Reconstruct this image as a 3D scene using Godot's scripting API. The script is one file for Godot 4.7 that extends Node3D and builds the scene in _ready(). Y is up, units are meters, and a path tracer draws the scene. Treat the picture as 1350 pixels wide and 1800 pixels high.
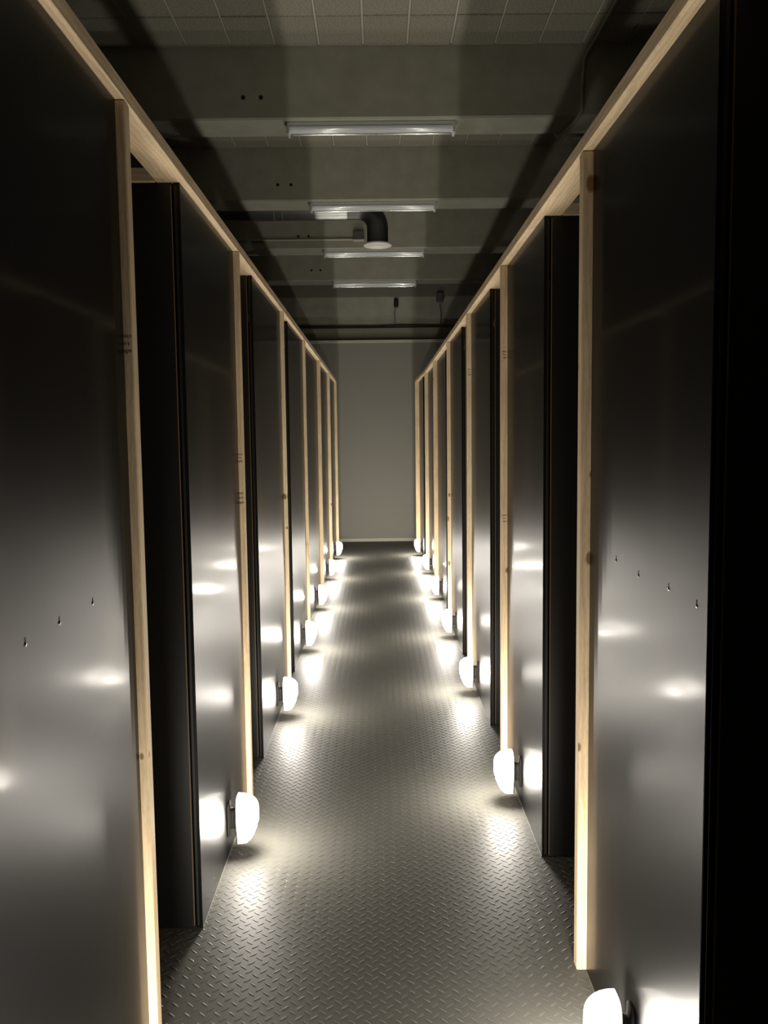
extends Node3D
# A narrow exhibition corridor: black film-faced panels with pine studs and rails on
# both sides, low bulkhead lamps at the panel feet, a concrete beam ceiling above.

const EXPOSURE := 1.0
const LAMP_ENERGY := 0.8
const LAMP_GLOW := 5.0
const LAMP_COLOR := Color(1.0, 0.97, 0.922)

# corridor geometry (metres, camera at x = 0, z = 0, looking along -z)
const XL := -0.5942
const XR := 0.5938
const PANEL_L := -0.6157
const PANEL_R := 0.6233
const RAIL_Y := 2.46
const RAIL_T := 0.042
const BEAM_Y := 4.0
const CEIL_Y := 4.51
const FAR_Z := -13.66
const SHEET := 0.021

var left_stud := [2.118, 3.78, 5.54, 7.16, 9.0, 10.75, 12.5]
var left_near := [1.12, 2.7825, 4.3321, 5.9961, 7.64, 9.42, 11.12]
var left_lamp := [1.66, 3.31, 4.98, 6.56, 8.2, 9.97, 11.72]
var right_stud := [2.518, 4.149, 5.746, 7.397, 9.22, 10.9, 12.68]
var right_near := [1.6065, 3.2407, 4.7907, 6.4136, 8.1, 9.83, 11.55]
var right_lamp := [2.05, 3.75, 5.4, 6.96, 8.66, 10.33, 11.95]

var M := {}
var counts := {}
var rng := RandomNumberGenerator.new()
const ORD := ["nearest the camera", "second from the camera", "third from the camera", "fourth from the camera", "fifth from the camera", "sixth from the camera", "farthest, by the pale end wall"]


# ---------------------------------------------------------------- helpers
func numbered(called: String) -> String:
	var n: int = counts.get(called, 0)
	counts[called] = n + 1
	return called if n == 0 else "%s_%03d" % [called, n]


func put(o: Node, called: String, parent: Node = self) -> Node:
	if parent == self:
		o.name = numbered(called)
	else:
		var k := 0
		var nm := called
		while parent.has_node(nm):
			k += 1
			nm = "%s_%03d" % [called, k]
		o.name = nm
	parent.add_child(o, true)
	return o


func tag(o: Node, label: String, category: String, group := "") -> void:
	o.set_meta("label", label)
	o.set_meta("category", category)
	if group != "":
		o.set_meta("group", group)


func thing(called: String, label: String, category: String, at: Vector3, turn := 0.0, group := "") -> Node3D:
	var o := Node3D.new()
	put(o, called)
	o.position = at
	o.rotation.y = turn
	tag(o, label, category, group)
	return o


func mi(mesh: Mesh, mat: Material, called: String, parent: Node = self, at := Vector3.ZERO) -> MeshInstance3D:
	var o := MeshInstance3D.new()
	o.mesh = mesh
	o.material_override = mat
	o.position = at
	o.cast_shadow = GeometryInstance3D.SHADOW_CASTING_SETTING_ON
	put(o, called, parent)
	return o


func struct(mesh: Mesh, mat: Material, called: String, at: Vector3) -> MeshInstance3D:
	var o := mi(mesh, mat, called, self, at)
	o.set_meta("kind", "structure")
	return o


func tri(st: SurfaceTool, pts: Array, n: Vector3, axis: int, uvo: Vector2) -> void:
	# pts in any order; wound so that the front (clockwise) looks along n
	var a: Vector3 = pts[0]
	var b: Vector3 = pts[1]
	var c: Vector3 = pts[2]
	if (b - a).cross(c - a).dot(n) > 0.0:
		var t := b
		b = c
		c = t
	for p: Vector3 in [a, b, c]:
		st.set_normal(n)
		var u: float = p[axis]
		var v: float = p[(axis + 1) % 3] + p[(axis + 2) % 3] * 0.83
		st.set_uv(Vector2(u, v) + uvo)
		st.add_vertex(p)


func quad(st: SurfaceTool, p: Array, n: Vector3, axis: int, uvo: Vector2) -> void:
	tri(st, [p[0], p[1], p[2]], n, axis, uvo)
	tri(st, [p[0], p[2], p[3]], n, axis, uvo)


func add_box(st: SurfaceTool, c: Vector3, s: Vector3, bev: float, uvo := Vector2.ZERO) -> void:
	# chamfered box; u runs along its longest side
	var h := s * 0.5
	var axis := 0
	if s.y >= s.x and s.y >= s.z:
		axis = 1
	elif s.z >= s.x and s.z >= s.y:
		axis = 2
	var b: float = min(bev, min(h.x, min(h.y, h.z)) * 0.6)
	for a in 3:
		var i: int = (a + 1) % 3
		var j: int = (a + 2) % 3
		for sg: float in [-1.0, 1.0]:
			var n := Vector3.ZERO
			n[a] = sg
			var p := []
			for k: Array in [[-1, -1], [1, -1], [1, 1], [-1, 1]]:
				var q := Vector3.ZERO
				q[a] = sg * h[a]
				q[i] = k[0] * (h[i] - b)
				q[j] = k[1] * (h[j] - b)
				p.append(q + c)
			quad(st, p, n, axis, uvo)
	if b <= 0.0:
		return
	for a in 3:
		var i: int = (a + 1) % 3
		var j: int = (a + 2) % 3
		for si: float in [-1.0, 1.0]:
			for sj: float in [-1.0, 1.0]:
				var n := Vector3.ZERO
				n[i] = si
				n[j] = sj
				var p := []
				for k: Array in [[-1, 0], [1, 0], [1, 1], [-1, 1]]:
					var q := Vector3.ZERO
					q[a] = k[0] * (h[a] - b)
					q[i] = si * (h[i] - (b if k[1] == 1 else 0.0))
					q[j] = sj * (h[j] - (0.0 if k[1] == 1 else b))
					p.append(q + c)
				quad(st, p, n.normalized(), axis, uvo)
	for sx: float in [-1.0, 1.0]:
		for sy: float in [-1.0, 1.0]:
			for sz: float in [-1.0, 1.0]:
				var sv := Vector3(sx, sy, sz)
				var p := []
				for a in 3:
					var q := h - Vector3(b, b, b)
					q[a] = h[a]
					p.append(q * sv + c)
				tri(st, p, sv.normalized(), axis, uvo)


func box(s: Vector3, bev: float, c := Vector3.ZERO, uvo := Vector2.ZERO) -> ArrayMesh:
	var st := SurfaceTool.new()
	st.begin(Mesh.PRIMITIVE_TRIANGLES)
	add_box(st, c, s, bev, uvo)
	return st.commit()


func grid_surface(st: SurfaceTool, rows: Array, closed := true) -> void:
	# rows of points joined into a smooth skin; normals are generated afterwards
	var w: int = rows[0].size()
	for r in rows.size() - 1:
		for k in (w if closed else w - 1):
			var k2: int = (k + 1) % w
			var a: Vector3 = rows[r][k]
			var b: Vector3 = rows[r][k2]
			var c: Vector3 = rows[r + 1][k2]
			var d: Vector3 = rows[r + 1][k]
			for p: Vector3 in [a, c, b, a, d, c]:
				st.set_smooth_group(0)
				st.set_uv(Vector2(p.x, p.y))
				st.add_vertex(p)


func skin(rows: Array, closed := true) -> ArrayMesh:
	var st := SurfaceTool.new()
	st.begin(Mesh.PRIMITIVE_TRIANGLES)
	grid_surface(st, rows, closed)
	st.index()
	st.generate_normals()
	return st.commit()


func tube(path: Array, r: float, sides := 12, caps := true) -> ArrayMesh:
	var rows := []
	path = path.duplicate()
	if caps:
		# a second ring close to each end keeps the side's shading straight
		var first: Vector3 = path[0]
		var last: Vector3 = path[path.size() - 1]
		path.insert(1, first.move_toward(path[1], 0.0015))
		path.insert(path.size() - 1, last.move_toward(path[path.size() - 2], 0.0015))
	var n := path.size()
	var up := Vector3(0.13, 0.21, 0.97).normalized()
	for i in n:
		var a: Vector3 = path[max(i - 1, 0)]
		var b: Vector3 = path[min(i + 1, n - 1)]
		var t := (b - a).normalized()
		var u := up.slide(t).normalized()
		var v := t.cross(u)
		up = u
		var row := []
		for k in sides:
			var g := TAU * k / sides
			row.append(path[i] + (u * cos(g) + v * sin(g)) * r)
		if caps and i == 0:
			var e := []
			for k in sides:
				e.append(path[0])
			rows.append(e)
		rows.append(row)
		if caps and i == n - 1:
			var e := []
			for k in sides:
				e.append(path[n - 1])
			rows.append(e)
	return skin(rows)


func lathe(profile: Array, sides := 20) -> ArrayMesh:
	# profile of (radius, height) pairs turned round y
	var rows := []
	for q: Vector2 in profile:
		var row := []
		for k in sides:
			var g := -TAU * k / sides
			row.append(Vector3(q.x * cos(g), q.y, q.x * sin(g)))
		rows.append(row)
	return skin(rows)


# ---------------------------------------------------------------- materials
func wood_texture(sd: int, tint: Color) -> ImageTexture:
	var w := 1024
	var hh := 128
	var im := Image.create(w, hh, true, Image.FORMAT_RGB8)
	var n1 := FastNoiseLite.new()
	n1.seed = sd
	n1.frequency = 1.0
	n1.fractal_octaves = 3
	var r := RandomNumberGenerator.new()
	r.seed = sd * 77 + 5
	var knots := []
	for k in 9:
		knots.append([r.randf() * 3.0, r.randf() * 0.25, r.randf_range(0.004, 0.011)])
	for x in w:
		var g := TAU * x / w
		var cx := cos(g) * 0.48
		var cy := sin(g) * 0.48
		for y in hh:
			var L := 3.0 * x / w
			var V := 0.25 * y / hh
			var bend := 0.0
			var dark := 0.0
			for k: Array in knots:
				var dx: float = (L - k[0]) / 2.2
				var dy: float = V - k[1]
				var d := sqrt(dx * dx + dy * dy)
				var kr: float = k[2]
				if d < kr * 4.0:
					bend += 0.012 * exp(-d / kr) * sign(dy)
					dark += 0.6 * clampf((kr - d) / (kr * 0.4) + 0.4, 0.0, 1.0)
			var rings := sin((V + bend) * 420.0 + n1.get_noise_3d(cx * 2.0, cy * 2.0, V * 9.0) * 7.0)
			var fine := n1.get_noise_3d(cx * 30.0, cy * 30.0, V * 420.0)
			var broad := n1.get_noise_3d(cx * 3.0 + 9.0, cy * 3.0, V * 14.0)
			var t := 1.0 - 0.055 * (rings * 0.5 + 0.5) - 0.07 * fine + 0.09 * broad
			var c := Color(tint.r * t, tint.g * (t - 0.02 * (rings * 0.5 + 0.5)), tint.b * (t - 0.05 * (rings * 0.5 + 0.5)))
			c = c.lerp(Color(0.36, 0.21, 0.11), clampf(dark, 0.0, 0.75))
			im.set_pixel(x, y, c)
	im.generate_mipmaps()
	return ImageTexture.create_from_image(im)


func noise_tex(sd: int, freq: float, a: Color, b: Color, octaves := 4, size := 512) -> NoiseTexture2D:
	var n := FastNoiseLite.new()
	n.seed = sd
	n.frequency = freq
	n.fractal_octaves = octaves
	var g := Gradient.new()
	g.set_color(0, a)
	g.set_color(1, b)
	var t := NoiseTexture2D.new()
	t.width = size
	t.height = size
	t.seamless = true
	t.noise = n
	t.color_ramp = g
	return t


func plain(c: Color, rough: float, metal := 0.0) -> StandardMaterial3D:
	var m := StandardMaterial3D.new()
	m.albedo_color = c
	m.roughness = rough
	m.metallic = metal
	return m


func make_materials() -> void:
	var k := 0
	for tint: Color in [Color(0.90, 0.805, 0.66), Color(0.875, 0.775, 0.63), Color(0.92, 0.835, 0.70)]:
		var w := plain(Color.WHITE, 0.62)
		w.albedo_texture = wood_texture(11 + k * 7, tint)
		w.uv1_scale = Vector3(1.0 / 3.0, 4.0, 1.0)
		w.metallic_specular = 0.35
		M["wood%d" % k] = w
		k += 1
	var p := plain(Color(0.07, 0.069, 0.065), 0.36)
	p.metallic_specular = 0.27
	p.clearcoat_enabled = true
	p.clearcoat = 0.14
	p.clearcoat_roughness = 0.08
	M.panel = p
	M.panel_edge = plain(Color(0.10, 0.085, 0.06), 0.55)
	M.edge_line = plain(Color(0.50, 0.40, 0.27), 0.6)
	M.cross = plain(Color(0.10, 0.097, 0.088), 0.42)
	var f := plain(Color(0.375, 0.37, 0.345), 0.5)
	f.metallic_specular = 0.24
	M.floor = f
	var c := plain(Color(0.69, 0.685, 0.63), 0.85)
	c.albedo_texture = noise_tex(3, 0.012, Color(0.90, 0.90, 0.88), Color(1, 1, 1), 5)
	c.uv1_triplanar = true
	c.uv1_world_triplanar = true
	c.uv1_scale = Vector3(0.6, 0.6, 0.6)
	M.concrete = c
	var sl := plain(Color(0.68, 0.67, 0.605), 0.95)
	sl.albedo_texture = noise_tex(8, 0.09, Color(0.72, 0.71, 0.69), Color(1, 1, 1), 4)
	sl.uv1_triplanar = true
	sl.uv1_scale = Vector3(1.3, 1.3, 1.3)
	M.slab = sl
	M.joint = plain(Color(0.75, 0.74, 0.68), 0.9)
	M.wall = plain(Color(0.56, 0.55, 0.515), 0.8)
	M.dark_wall = plain(Color(0.30, 0.295, 0.28), 0.9)
	M.beam_shade = plain(Color(0.49, 0.485, 0.44), 0.9)  # concrete darkened to stand for the last beam's shadow
	M.strip = plain(Color(0.42, 0.41, 0.38), 0.5)  # pale tone standing in for light along the panel feet
	M.hole = plain(Color(0.03, 0.03, 0.03), 0.9)
	M.white_metal = plain(Color(0.80, 0.81, 0.80), 0.4)
	var pr := plain(Color(0.86, 0.88, 0.88), 0.12)
	pr.clearcoat_enabled = true
	pr.clearcoat = 0.8
	pr.clearcoat_roughness = 0.05
	M.prism = pr
	M.galv = plain(Color(0.60, 0.61, 0.60), 0.28, 0.9)
	M.chrome = plain(Color(0.85, 0.86, 0.86), 0.14, 0.95)
	M.duct_dark = plain(Color(0.34, 0.345, 0.335), 0.38, 0.75)
	M.cable = plain(Color(0.36, 0.355, 0.33), 0.6)
	M.pale_cable = plain(Color(0.70, 0.69, 0.64), 0.6)
	M.black_plastic = plain(Color(0.08, 0.08, 0.08), 0.5)
	M.lamp_base = plain(Color(0.42, 0.41, 0.40), 0.5)
	M.lamp_white = plain(Color(0.92, 0.91, 0.88), 0.35)
	M.screw = plain(Color(0.75, 0.72, 0.66), 0.25, 1.0)
	M.stain = plain(Color(0.30, 0.25, 0.18), 0.6)
	var gl := plain(Color(0.95, 0.94, 0.92), 0.3)
	gl.emission_enabled = true
	gl.emission = LAMP_COLOR
	gl.emission_energy_multiplier = LAMP_GLOW
	M.glow = gl
	var lg := plain(Color(0.95, 0.94, 0.92), 0.3)
	lg.emission_enabled = true
	lg.emission = LAMP_COLOR
	lg.emission_energy_multiplier = 1.6
	M.lip_glow = lg
	# worn ink of a timber grading stamp, not legible
	var im := Image.create(48, 64, false, Image.FORMAT_RGBA8)
	im.fill(Color(0.12, 0.09, 0.06, 0.0))
	var r := RandomNumberGenerator.new()
	r.seed = 91
	for row in 3:
		for q in 5:
			if r.randf() < 0.75:
				im.fill_rect(Rect2i(4 + q * 9, 8 + row * 19, r.randi_range(3, 7), r.randi_range(4, 12)), Color(0.12, 0.09, 0.06, 0.6))
	var stp := plain(Color.WHITE, 0.8)
	stp.albedo_texture = ImageTexture.create_from_image(im)
	stp.transparency = BaseMaterial3D.TRANSPARENCY_ALPHA
	M.ink = stp


# ---------------------------------------------------------------- builders
var lamp_meshes := {}
func superring(x: float, cy: float, hy: float, hz: float, e: float, n := 36) -> Array:
	var row := []
	for k in n:
		var g := TAU * k / n
		var cg := cos(g)
		var sg := sin(g)
		row.append(Vector3(x, cy + hy * sign(sg) * pow(absf(sg), 2.0 / e), hz * sign(cg) * pow(absf(cg), 2.0 / e)))
	return row


func dome_rows(x0: float, depth: float, cy: float, hy: float, hz: float) -> Array:
	var rows := [superring(x0, cy, 0.0, 0.0, 3.6), superring(x0, cy, hy, hz, 3.6)]
	for t: float in [0.25, 0.45, 0.62, 0.76, 0.87, 0.94, 0.98, 1.0]:
		var s := pow(1.0 - pow(t, 2.3), 1.0 / 2.3)
		rows.append(superring(x0 + depth * t, cy, hy * (0.25 + 0.75 * s) if t < 1.0 else 0.0, hz * s, 3.6))
	return rows


func lip_rows() -> Array:
	# an opaque tray under the glass, narrowing towards its foot
	var rows := []
	for q: Array in [[0.0, 0.0, 0.05], [0.040, 0.026, 0.05], [0.055, 0.034, 0.066], [0.066, 0.040, 0.086], [0.073, 0.044, 0.104], [0.075, 0.045, 0.108], [0.070, 0.042, 0.108], [0.0, 0.0, 0.104]]:
		var row := []
		for k in 21:
			var g := -PI * 0.5 + PI * k / 20.0
			var e := 2.0 / 3.0
			row.append(Vector3(0.037 + q[0] * pow(absf(cos(g)), e), q[2], q[1] * signf(sin(g)) * pow(absf(sin(g)), e)))
		row.append(Vector3(0.037, q[2], 0.0))
		rows.append(row)
	return rows


func make_lamp(x: float, z: float, side: float, label: String) -> void:
	# side -1: on the left row (glass towards +x); +1: on the right row
	if lamp_meshes.is_empty():
		lamp_meshes.base = skin([superring(0.0, 0.145, 0.0, 0.0, 5.0), superring(0.0, 0.145, 0.070, 0.030, 5.0), superring(0.006, 0.145, 0.068, 0.028, 5.0), superring(0.008, 0.145, 0.040, 0.02, 4.0), superring(0.032, 0.145, 0.040, 0.02, 4.0), superring(0.034, 0.145, 0.094, 0.046, 4.0), superring(0.038, 0.145, 0.092, 0.045, 4.0), superring(0.038, 0.145, 0.0, 0.0, 5.0)])
		lamp_meshes.glass = skin(dome_rows(0.037, 0.084, 0.168, 0.074, 0.048))
		lamp_meshes.lip = skin(lip_rows())
		lamp_meshes.bolt = lathe([Vector2(0.0, 0.004), Vector2(0.003, 0.0035), Vector2(0.005, 0.0), Vector2(0.0, 0.0)], 10)
	var t := thing("bulkhead_lamp", label, "lamp", Vector3(x, 0, z), 0.0 if side < 0 else PI, "low bulkhead lamps along the corridor panels")
	mi(lamp_meshes.base, M.lamp_base, "base", t)
	mi(lamp_meshes.glass, M.glow, "glass_dome", t)
	mi(lamp_meshes.lip, M.lip_glow, "lower_lip", t)
	var l := OmniLight3D.new()
	l.light_color = LAMP_COLOR
	l.light_energy = LAMP_ENERGY
	l.light_size = 0.045
	l.omni_range = 30.0
	l.omni_attenuation = 2.0
	l.shadow_enabled = true
	l.position = Vector3(0.075, 0.133, 0)
	put(l, "lamp_light", t)


func make_panel(side: float, z_near: float, z_far: float, x_shift: float, label: String) -> Node3D:
	var face := (PANEL_L if side < 0 else PANEL_R) + x_shift
	var ln := z_far - z_near
	var t := thing("wall_panel", label, "panel", Vector3(face + side * SHEET * 0.5, 0, -(z_near + z_far) * 0.5), 0.0, "black corridor panels")
	mi(box(Vector3(SHEET, RAIL_Y - 0.003, ln), 0.0015, Vector3(0, RAIL_Y * 0.5, 0)), M.panel, "sheet", t)
	# raw plywood edge towards the camera
	mi(box(Vector3(SHEET * 0.36, RAIL_Y - 0.02, 0.001), 0.0003, Vector3(-side * SHEET * 0.1 + side * 0.006, RAIL_Y * 0.5, ln * 0.5 + 0.0005)), M.panel_edge, "edge_band", t)
	# pale strip painted in for the light caught along the panel foot
	mi(box(Vector3(0.002, 0.003, ln - 0.002), 0.0006, Vector3(-side * (SHEET * 0.5 + 0.0007), 0.0018, 0)), M.strip, "foot_glint", t)
	return t


var screw_mesh: ArrayMesh
var drip_mesh: ArrayMesh
func add_screw(panel: Node3D, side: float, y: float, z: float) -> void:
	# a screw head in a countersink with a little streak of filler below it
	if screw_mesh == null:
		screw_mesh = lathe([Vector2(0.0, 0.0012), Vector2(0.003, 0.001), Vector2(0.0045, 0.0), Vector2(0.0052, -0.0003), Vector2(0.0, -0.0005)], 12)
		drip_mesh = box(Vector3(0.0006, 0.009, 0.003), 0.0003)
	var lx := -side * SHEET * 0.5
	var s := mi(screw_mesh, M.screw, "screw", panel, Vector3(lx - side * 0.0004, y, z - panel.position.z))
	s.rotation.z = PI * 0.5 if side > 0 else -PI * 0.5
	mi(drip_mesh, M.stain, "filler_streak", panel, Vector3(lx - side * 0.0003, y + 0.008, z - panel.position.z))


func make_stud(side: float, z: float, x: float, kind: int, label: String) -> Node3D:
	var wx := 0.095
	var t := thing("timber_stud", label, "stud", Vector3(x + side * wx * 0.5, 0, -z - 0.021), 0.0, "pine studs at the panel ends")
	var off := Vector2(rng.randf() * 3.0, rng.randf())
	mi(box(Vector3(wx, RAIL_Y - 0.002, 0.042), 0.003, Vector3(0, RAIL_Y * 0.5, 0), off), M["wood%d" % kind], "timber", t)
	return t


func stamp(stud: Node3D, y: float, size: float) -> void:
	# on the narrow face that looks at the camera
	var side := signf(stud.position.x)
	var q := QuadMesh.new()
	q.size = Vector2(0.024, size)
	mi(q, M.ink, "grading_stamp", stud, Vector3(-side * 0.032, y, 0.0213))


func make_row(side: float) -> void:
	var studs: Array = left_stud if side < 0 else right_stud
	var nears: Array = left_near if side < 0 else right_near
	var lamps: Array = left_lamp if side < 0 else right_lamp
	var where := "left" if side < 0 else "right"
	var fx := XL if side < 0 else XR
	var px := PANEL_L if side < 0 else PANEL_R
	# the top rail lies flat on the studs; boards butt over a stud
	var last: float = studs[6]
	var cuts := [0.3, studs[1] + 0.021, studs[3] + 0.021, studs[5] + 0.021, last + 0.045]
	var rail := thing("timber_rail", "long flat pine rail lying along the tops of the %s row of studs" % where, "rail", Vector3(fx + side * 0.0475, RAIL_Y, 0), 0.0, "pine top rails")
	for k in 4:
		var a: float = cuts[k] + (0.001 if k > 0 else 0.0)
		var b: float = cuts[k + 1]
		var o := mi(box(Vector3(0.095, RAIL_T, b - a), 0.003, Vector3(0, RAIL_T * 0.5, 0), Vector2(rng.randf() * 3.0, rng.randf())), M["wood%d" % (k % 3)], "rail_board", rail, Vector3(0, 0, -(a + b) * 0.5))
		if side > 0 and k == 3:
			# the last board runs slightly inwards to the end wall
			var turn := atan2(0.047, b - a)
			o.rotation.y = turn
			o.position.x = -0.0235
	for k in 7:
		var shift := 0.0
		if side > 0 and k == 6:
			shift = -0.045
		var st := make_stud(side, studs[k], fx + shift, k % 3, "pine stud in the %s row, %s" % [where, ORD[k]])
		if side < 0 and k == 0:
			stamp(st, 1.885, 0.06)
		elif side < 0 and k == 1:
			stamp(st, 1.57, 0.05)
			stamp(st, 1.393, 0.07)
		elif side > 0 and k == 1:
			stamp(st, 2.04, 0.05)
			stamp(st, 1.253, 0.05)
		elif side > 0 and k == 2:
			stamp(st, 2.079, 0.06)
	for k in 7:
		var shift := 0.0
		if side > 0 and k == 6:
			shift = -0.03
		if k >= 4:
			shift += side * 0.014
		var p := make_panel(side, nears[k], studs[k] - 0.001, shift, "glossy black panel in the %s corridor row, %s" % [where, ORD[k]])
		if k == 0:
			for q: Array in ([[1.301, -1.465], [1.304, -1.625], [1.305, -1.817]] if side < 0 else [[1.321, -2.237], [1.312, -2.043], [1.318, -1.828], [1.313, -1.664]]):
				add_screw(p, side, q[0], q[1])
		elif k == 1:
			for q: Array in ([[0.064, -2.99], [0.03, -3.02]] if side < 0 else [[0.083, -3.394], [0.055, -3.36]]):
				add_screw(p, side, q[0], q[1])
	for k in 7:
		if side < 0 and k == 0:
			continue   # behind the left edge of the picture
		var nth: String = ORD[k - 1] if side < 0 and k < 6 else ORD[k]
		var cw := 1.1
		var ax: float = px + side * (SHEET + 0.004)
		var c := thing("cross_panel", "matt black cross wall behind the %s row, %s" % [where, nth], "panel", Vector3(ax + side * cw * 0.5, 0, -nears[k] - 0.011), 0.0, "black cross walls in the openings")
		mi(box(Vector3(cw, RAIL_Y - 0.003, 0.021), 0.0015, Vector3(0, RAIL_Y * 0.5, 0)), M.cross, "sheet", c)
		mi(box(Vector3(0.003, RAIL_Y - 0.02, 0.001), 0.0003, Vector3(-side * (cw * 0.5 - 0.003), RAIL_Y * 0.5, 0.011)), M.edge_line, "edge_line", c)
		var hx: float = fx + side * 0.0965
		var hd := mi(box(Vector3(cw, RAIL_T + 0.003, 0.07), 0.003, Vector3(0, 0, 0), Vector2(rng.randf() * 3.0, rng.randf())), M["wood%d" % ((k + 1) % 3)], "timber_header", self, Vector3(hx + side * cw * 0.5, RAIL_Y + RAIL_T * 0.5 + 0.0015, -nears[k] - 0.03))
		tag(hd, "dim pine header over the %s cross wall, %s" % [where, nth], "timber", "pine headers over the cross walls")
	for k in 7:
		var lx := px
		if side > 0 and k == 6:
			lx = px - 0.03
		if k >= 4:
			lx += side * 0.014
		var which: String = "glowing white lamp low on the %s row, %s" % [where, ORD[k - 1] if side < 0 and k > 0 and k < 6 else ORD[k]]
		if side < 0 and k == 0:
			which = "white lamp at the foot of the nearest left panel, below the picture's edge"
		make_lamp(lx, -lamps[k], side, which)


func make_floor() -> void:
	var fl := struct(box(Vector3(6.8, 0.2, 16.4), 0.0, Vector3.ZERO), M.floor, "floor", Vector3(0, -0.1, -5.7))
	# raised tread bars, alternately slanted, embossed over the walked strip
	var st := SurfaceTool.new()
	st.begin(Mesh.PRIMITIVE_TRIANGLES)
	var L := 0.0155
	var W := 0.0034
	var H := 0.0009
	var lo := [Vector3(-L, 0, 0), Vector3(-L * 0.55, 0, W), Vector3(L * 0.55, 0, W), Vector3(L, 0, 0), Vector3(L * 0.55, 0, -W), Vector3(-L * 0.55, 0, -W)]
	var hi := []
	for p: Vector3 in lo:
		hi.append(Vector3(p.x * 0.72, H, p.z * 0.35))
	for k in 6:
		var k2 := (k + 1) % 6
		var n: Vector3 = ((lo[k] + lo[k2]) * 0.5)
		n = Vector3(n.x * 0.35, 0.004, n.z * 1.3).normalized()
		quad(st, [lo[k], lo[k2], hi[k2], hi[k]], (hi[k] - lo[k]).cross(lo[k2] - lo[k]).normalized() * (1.0 if (hi[k] - lo[k]).cross(lo[k2] - lo[k]).dot(n) > 0 else -1.0), 0, Vector2.ZERO)
	quad(st, [hi[0], hi[1], hi[2], hi[3]], Vector3.UP, 0, Vector2.ZERO)
	quad(st, [hi[0], hi[3], hi[4], hi[5]], Vector3.UP, 0, Vector2.ZERO)
	var mm := MultiMesh.new()
	mm.transform_format = MultiMesh.TRANSFORM_3D
	mm.mesh = st.commit()
	var px := 0.0435
	var pz := 0.0435
	var nx := int(1.8 / px)
	var nz := int(13.2 / pz)
	mm.instance_count = nx * nz * 2
	var i := 0
	for a in nx:
		for b in nz:
			for c in 2:
				var x := -0.9 + (a + 0.5 * c) * px
				var z := -0.45 - (b + 0.5 * c) * pz
				var turn := 0.72 if c == 0 else -0.72
				mm.set_instance_transform(i, Transform3D(Basis(Vector3.UP, turn), Vector3(x, 0.1, z + 5.7)))
				i += 1
	var o := MultiMeshInstance3D.new()
	o.multimesh = mm
	o.material_override = M.floor
	o.set_meta("kind", "stuff")
	put(o, "tread_bars", fl)


func make_ceiling() -> void:
	var c := struct(box(Vector3(6.8, 0.2, 16.4), 0.0, Vector3.ZERO), M.joint, "ceiling", Vector3(0, CEIL_Y + 0.115, -5.7))
	var o := c.position
	var beams := [4.36, 6.55, 8.73, 10.9, 13.06]
	var bw := 0.37
	for z: float in beams:
		var b := mi(box(Vector3(6.7, CEIL_Y - BEAM_Y + 0.03, bw), 0.012), M.concrete, "ceiling_beam", c, Vector3(0, (CEIL_Y + BEAM_Y) * 0.5 + 0.015, -z - bw * 0.5) - o)
		for hx: float in [-0.962, -0.832]:
			var h := mi(lathe([Vector2(0.0, 0.001), Vector2(0.011, 0.001), Vector2(0.012, 0.003), Vector2(0.0145, 0.003), Vector2(0.0155, 0.0)], 14), M.hole, "bolt_hole", b, Vector3(hx, 4.156 - (CEIL_Y + BEAM_Y) * 0.5 - 0.015, bw * 0.5))
			h.rotation.x = PI * 0.5
	# ceiling slabs between the beams
	var pitch := 0.322
	var variants := []
	for v in 4:
		variants.append(box(Vector3(pitch - 0.014, 0.03, 0.447), 0.006))
	for bay in 4:
		var z0: float = beams[bay] + bw
		var z1: float = beams[bay + 1]
		var rows := 4
		var ln := (z1 - z0) / rows
		for r in rows:
			if bay == 0 and r < 1:
				continue
			for k in range(-8, 9):
				var at := Vector3(-0.075 + (k + 0.5) * pitch, CEIL_Y + 0.015 + rng.randf_range(-0.002, 0.002), -(z0 + (r + 0.5) * ln))
				var s := mi(variants[rng.randi() % 4], M.slab, "ceiling_slab", c, at - o)
				s.scale = Vector3(1, 1, ln / 0.46)
	# switched-off fluorescent fittings, one under each beam
	var names := ["under the ceiling beam nearest the camera", "under the second ceiling beam, in front of the duct elbow", "under the third ceiling beam, beyond the duct", "under the last ceiling beam before the end wall"]
	for k in 4:
		var z: float = beams[k + 1] + 0.1
		var t := thing("fluorescent_fitting", "unlit white fluorescent fitting " + names[k], "light fixture", Vector3(-0.024, BEAM_Y, -z), 0.0, "unlit fluorescent fittings on the beams")
		mi(box(Vector3(1.25, 0.03, 0.10), 0.004, Vector3(0, -0.0155, 0)), M.white_metal, "housing", t)
		var rows := []
		for e: Array in [[-0.61, 0.0], [-0.61, 1.0], [-0.608, 1.0], [0.608, 1.0], [0.61, 1.0], [0.61, 0.0]]:
			var row := []
			for q in 16:
				var g := PI + PI * q / 15.0
				var sc: float = e[1]
				row.append(Vector3(e[0], -0.03 + 0.05 * sin(g) * sc, 0.052 * cos(g) * sc))
			rows.append(row)
		mi(skin(rows), M.prism, "diffuser", t)
		mi(tube([Vector3(-0.6, -0.081, 0.012), Vector3(0.0, -0.081, 0.012), Vector3(0.6, -0.081, 0.012)], 0.007, 16), M.chrome, "glint_rail", t)  # polished rod added so the fitting shows bright glints
		for sx: float in [-1.0, 1.0]:
			mi(box(Vector3(0.018, 0.085, 0.108), 0.004, Vector3(sx * 0.618, -0.044, 0)), M.white_metal, "end_cap", t)


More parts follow.
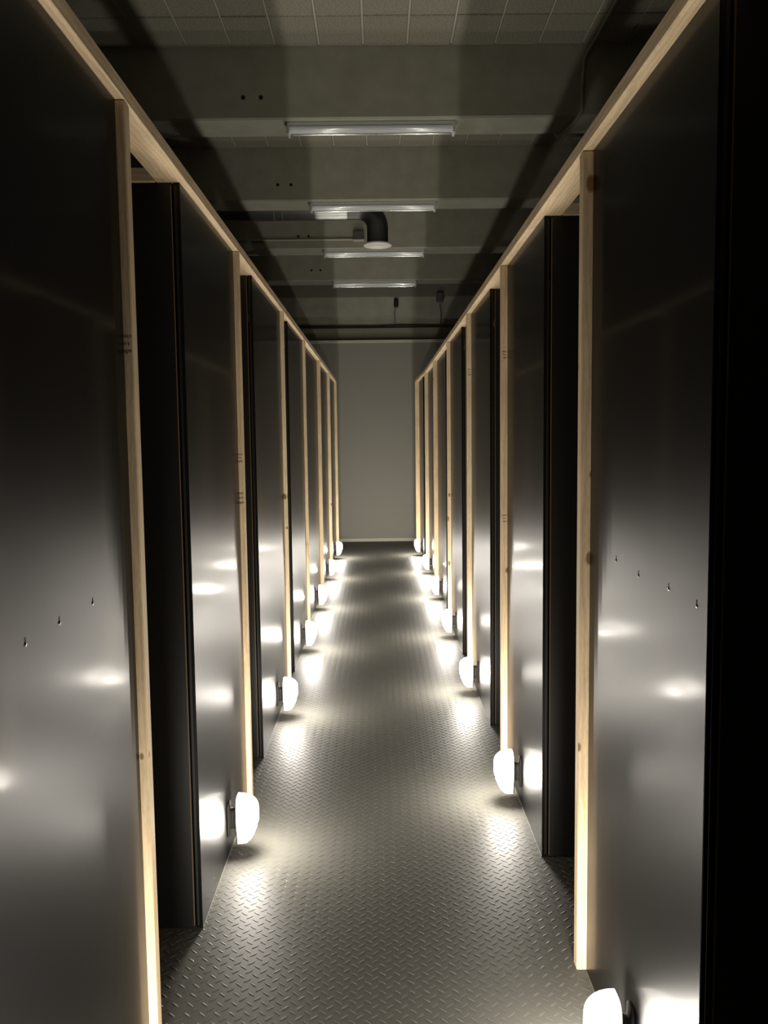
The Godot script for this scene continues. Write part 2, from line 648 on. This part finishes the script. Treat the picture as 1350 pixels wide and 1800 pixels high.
func make_services() -> void:
	# round vent duct with an elbow
	var d := thing("vent_duct", "round metal vent duct with an elbow and white outlet rim behind the second beam", "duct", Vector3(0.02, 4.08, -9.36))
	var r := 0.115
	var path := []
	for x: float in [-2.6, -2.0, -1.4, -0.8, -0.32]:
		path.append(Vector3(x, 0, 0))
	mi(tube(path, r, 24), M.galv, "straight_pipe", d)
	for k in 4:
		mi(tube([Vector3(-0.42 - k * 0.6, 0, 0), Vector3(-0.405 - k * 0.6, 0, 0)], r + 0.003, 24), M.galv, "seam_ring", d)
	var bend := [Vector3(-0.33, 0, 0), Vector3(-0.2, 0, 0)]
	for k in range(1, 11):
		var g := PI * 0.5 * k / 10.0
		bend.append(Vector3(-0.2 + 0.2 * sin(g), -0.2 + 0.2 * cos(g), 0))
	bend.append(Vector3(0, -0.36, 0))
	mi(tube(bend, r - 0.002, 24), M.duct_dark, "elbow", d)
	mi(lathe([Vector2(0.0, -0.375), Vector2(0.09, -0.38), Vector2(0.11, -0.395), Vector2(0.15, -0.39), Vector2(0.155, -0.375), Vector2(0.14, -0.365), Vector2(0.1, -0.36)], 28), M.lamp_white, "outlet_rim", d)
	for x: float in [-2.1, -1.1, -0.45]:
		mi(tube([Vector3(x - 0.008, 0, 0), Vector3(x + 0.008, 0, 0)], r + 0.005, 24), M.galv, "hanger_strap", d)
		mi(box(Vector3(0.016, CEIL_Y - 4.08 - r + 0.04, 0.004), 0.001, Vector3(x, (CEIL_Y - 4.08 + r) * 0.5 + 0.005, 0)), M.galv, "hanger_rod", d)
	# conduit and junction box on the third beam
	var cd := mi(tube([Vector3(-2.6, 4.115, -10.885), Vector3(-1.2, 4.11, -10.885), Vector3(-0.28, 4.11, -10.885)], 0.014, 10), M.pale_cable, "conduit")
	tag(cd, "thin pale conduit running left along the face of the third beam", "conduit")
	var jb := thing("junction_box", "small dark junction box beside the duct elbow on the third beam", "box", Vector3(-0.21, 4.15, -10.86))
	mi(box(Vector3(0.13, 0.1, 0.07), 0.008), M.cable, "box_body", jb)
	mi(box(Vector3(0.14, 0.02, 0.08), 0.005, Vector3(0, -0.058, 0)), M.pale_cable, "box_lid", jb)
	# cable on the right of the near bay
	var cb := mi(tube([Vector3(1.60, 4.497, -5.2), Vector3(1.60, 4.497, -6.4), Vector3(1.58, 4.47, -6.52), Vector3(1.545, 4.4, -6.535), Vector3(1.53, 4.2, -6.537), Vector3(1.53, 4.03, -6.535), Vector3(1.5, 3.988, -6.56), Vector3(1.47, 3.985, -6.75), Vector3(1.44, 3.985, -6.95), Vector3(1.42, 4.03, -6.99), Vector3(1.42, 4.3, -6.99), Vector3(1.42, 4.49, -7.05)], 0.011, 8), M.pale_cable, "ceiling_cable")
	tag(cb, "thin pale cable crossing the ceiling and dropping over the nearest beam at the right", "cable")
	# end wall upper part
	var wc := mi(tube([Vector3(-3.2, 3.43, -13.83), Vector3(-1.0, 3.428, -13.83), Vector3(0.0, 3.42, -13.83), Vector3(0.35, 3.432, -13.83), Vector3(1.2, 3.42, -13.83), Vector3(3.2, 3.43, -13.83)], 0.012, 8), M.black_plastic, "cable_run")
	tag(wc, "dark cable run across the upper part of the end wall", "cable")
	var se := thing("wall_sensor", "small dark sensor hanging on the upper end wall with a short wire", "sensor", Vector3(0.31, 3.74, -13.82))
	mi(box(Vector3(0.07, 0.13, 0.06), 0.014, Vector3(0, 0.035, 0)), M.black_plastic, "sensor_body", se)
	mi(tube([Vector3(0.0, -0.03, 0), Vector3(-0.03, -0.12, 0), Vector3(-0.02, -0.3, 0)], 0.006, 6), M.cable, "wire", se)
	var b2 := thing("junction_box", "dark junction box high on the end wall at the right", "box", Vector3(1.0, 3.86, -13.8))
	mi(box(Vector3(0.11, 0.15, 0.08), 0.012), M.cable, "box_body", b2)
	mi(tube([Vector3(0.0, -0.1, 0), Vector3(0.02, -0.25, 0), Vector3(0.01, -0.42, -0.01)], 0.008, 6), M.cable, "wire", b2)


func make_shell() -> void:
	struct(box(Vector3(6.8, 3.19, 0.3), 0.0), M.wall, "wall_far", Vector3(0, 1.595, FAR_Z - 0.15))
	struct(box(Vector3(6.8, 1.5, 0.1), 0.0), M.concrete, "wall_far_upper", Vector3(0, 3.85, FAR_Z - 0.25))
	struct(box(Vector3(6.7, 0.045, 0.02), 0.004), M.joint, "trim_1", Vector3(0, 3.165, FAR_Z + 0.01))
	struct(box(Vector3(6.7, 0.2, 0.08), 0.006), M.slab, "trim_2", Vector3(0, 3.29, FAR_Z - 0.16))
	struct(box(Vector3(6.7, 0.65, 0.04), 0.006), M.beam_shade, "shade_trim_3", Vector3(0, 4.2, FAR_Z - 0.17))  # added dark band, painted shade below the last ceiling beam
	struct(box(Vector3(6.7, 0.05, 0.012), 0.003), M.joint, "baseboard_far", Vector3(0, 0.025, FAR_Z + 0.006))
	struct(box(Vector3(0.15, 4.7, 16.4), 0.0), M.dark_wall, "wall_left", Vector3(-3.4, 2.3, -5.7))
	struct(box(Vector3(0.15, 4.7, 16.4), 0.0), M.dark_wall, "wall_right", Vector3(3.4, 2.3, -5.7))
	struct(box(Vector3(6.8, 4.7, 0.15), 0.0), M.dark_wall, "wall_near", Vector3(0, 2.3, 2.45))


func _ready() -> void:
	rng.seed = 4711
	# camera
	var cam := Camera3D.new()
	cam.name = "camera"
	cam.fov = 61.696
	cam.near = 0.05
	cam.far = 100.0
	cam.transform = Transform3D(Basis(Vector3.UP, -0.0057) * Basis(Vector3.RIGHT, -0.0861) * Basis(Vector3.BACK, -0.012), Vector3(0, 1.65, 0))
	add_child(cam)
	cam.current = true
	# a closed room: no sky light
	var we := WorldEnvironment.new()
	we.name = "environment"
	var env := Environment.new()
	env.background_mode = Environment.BG_COLOR
	env.background_color = Color(0, 0, 0)
	env.tonemap_mode = Environment.TONE_MAPPER_LINEAR
	env.tonemap_exposure = EXPOSURE
	env.sdfgi_enabled = true
	env.ssao_enabled = true
	env.ssil_enabled = true
	we.environment = env
	add_child(we)

	make_materials()
	make_shell()
	make_floor()
	make_ceiling()
	make_row(-1.0)
	make_row(1.0)
	make_services()
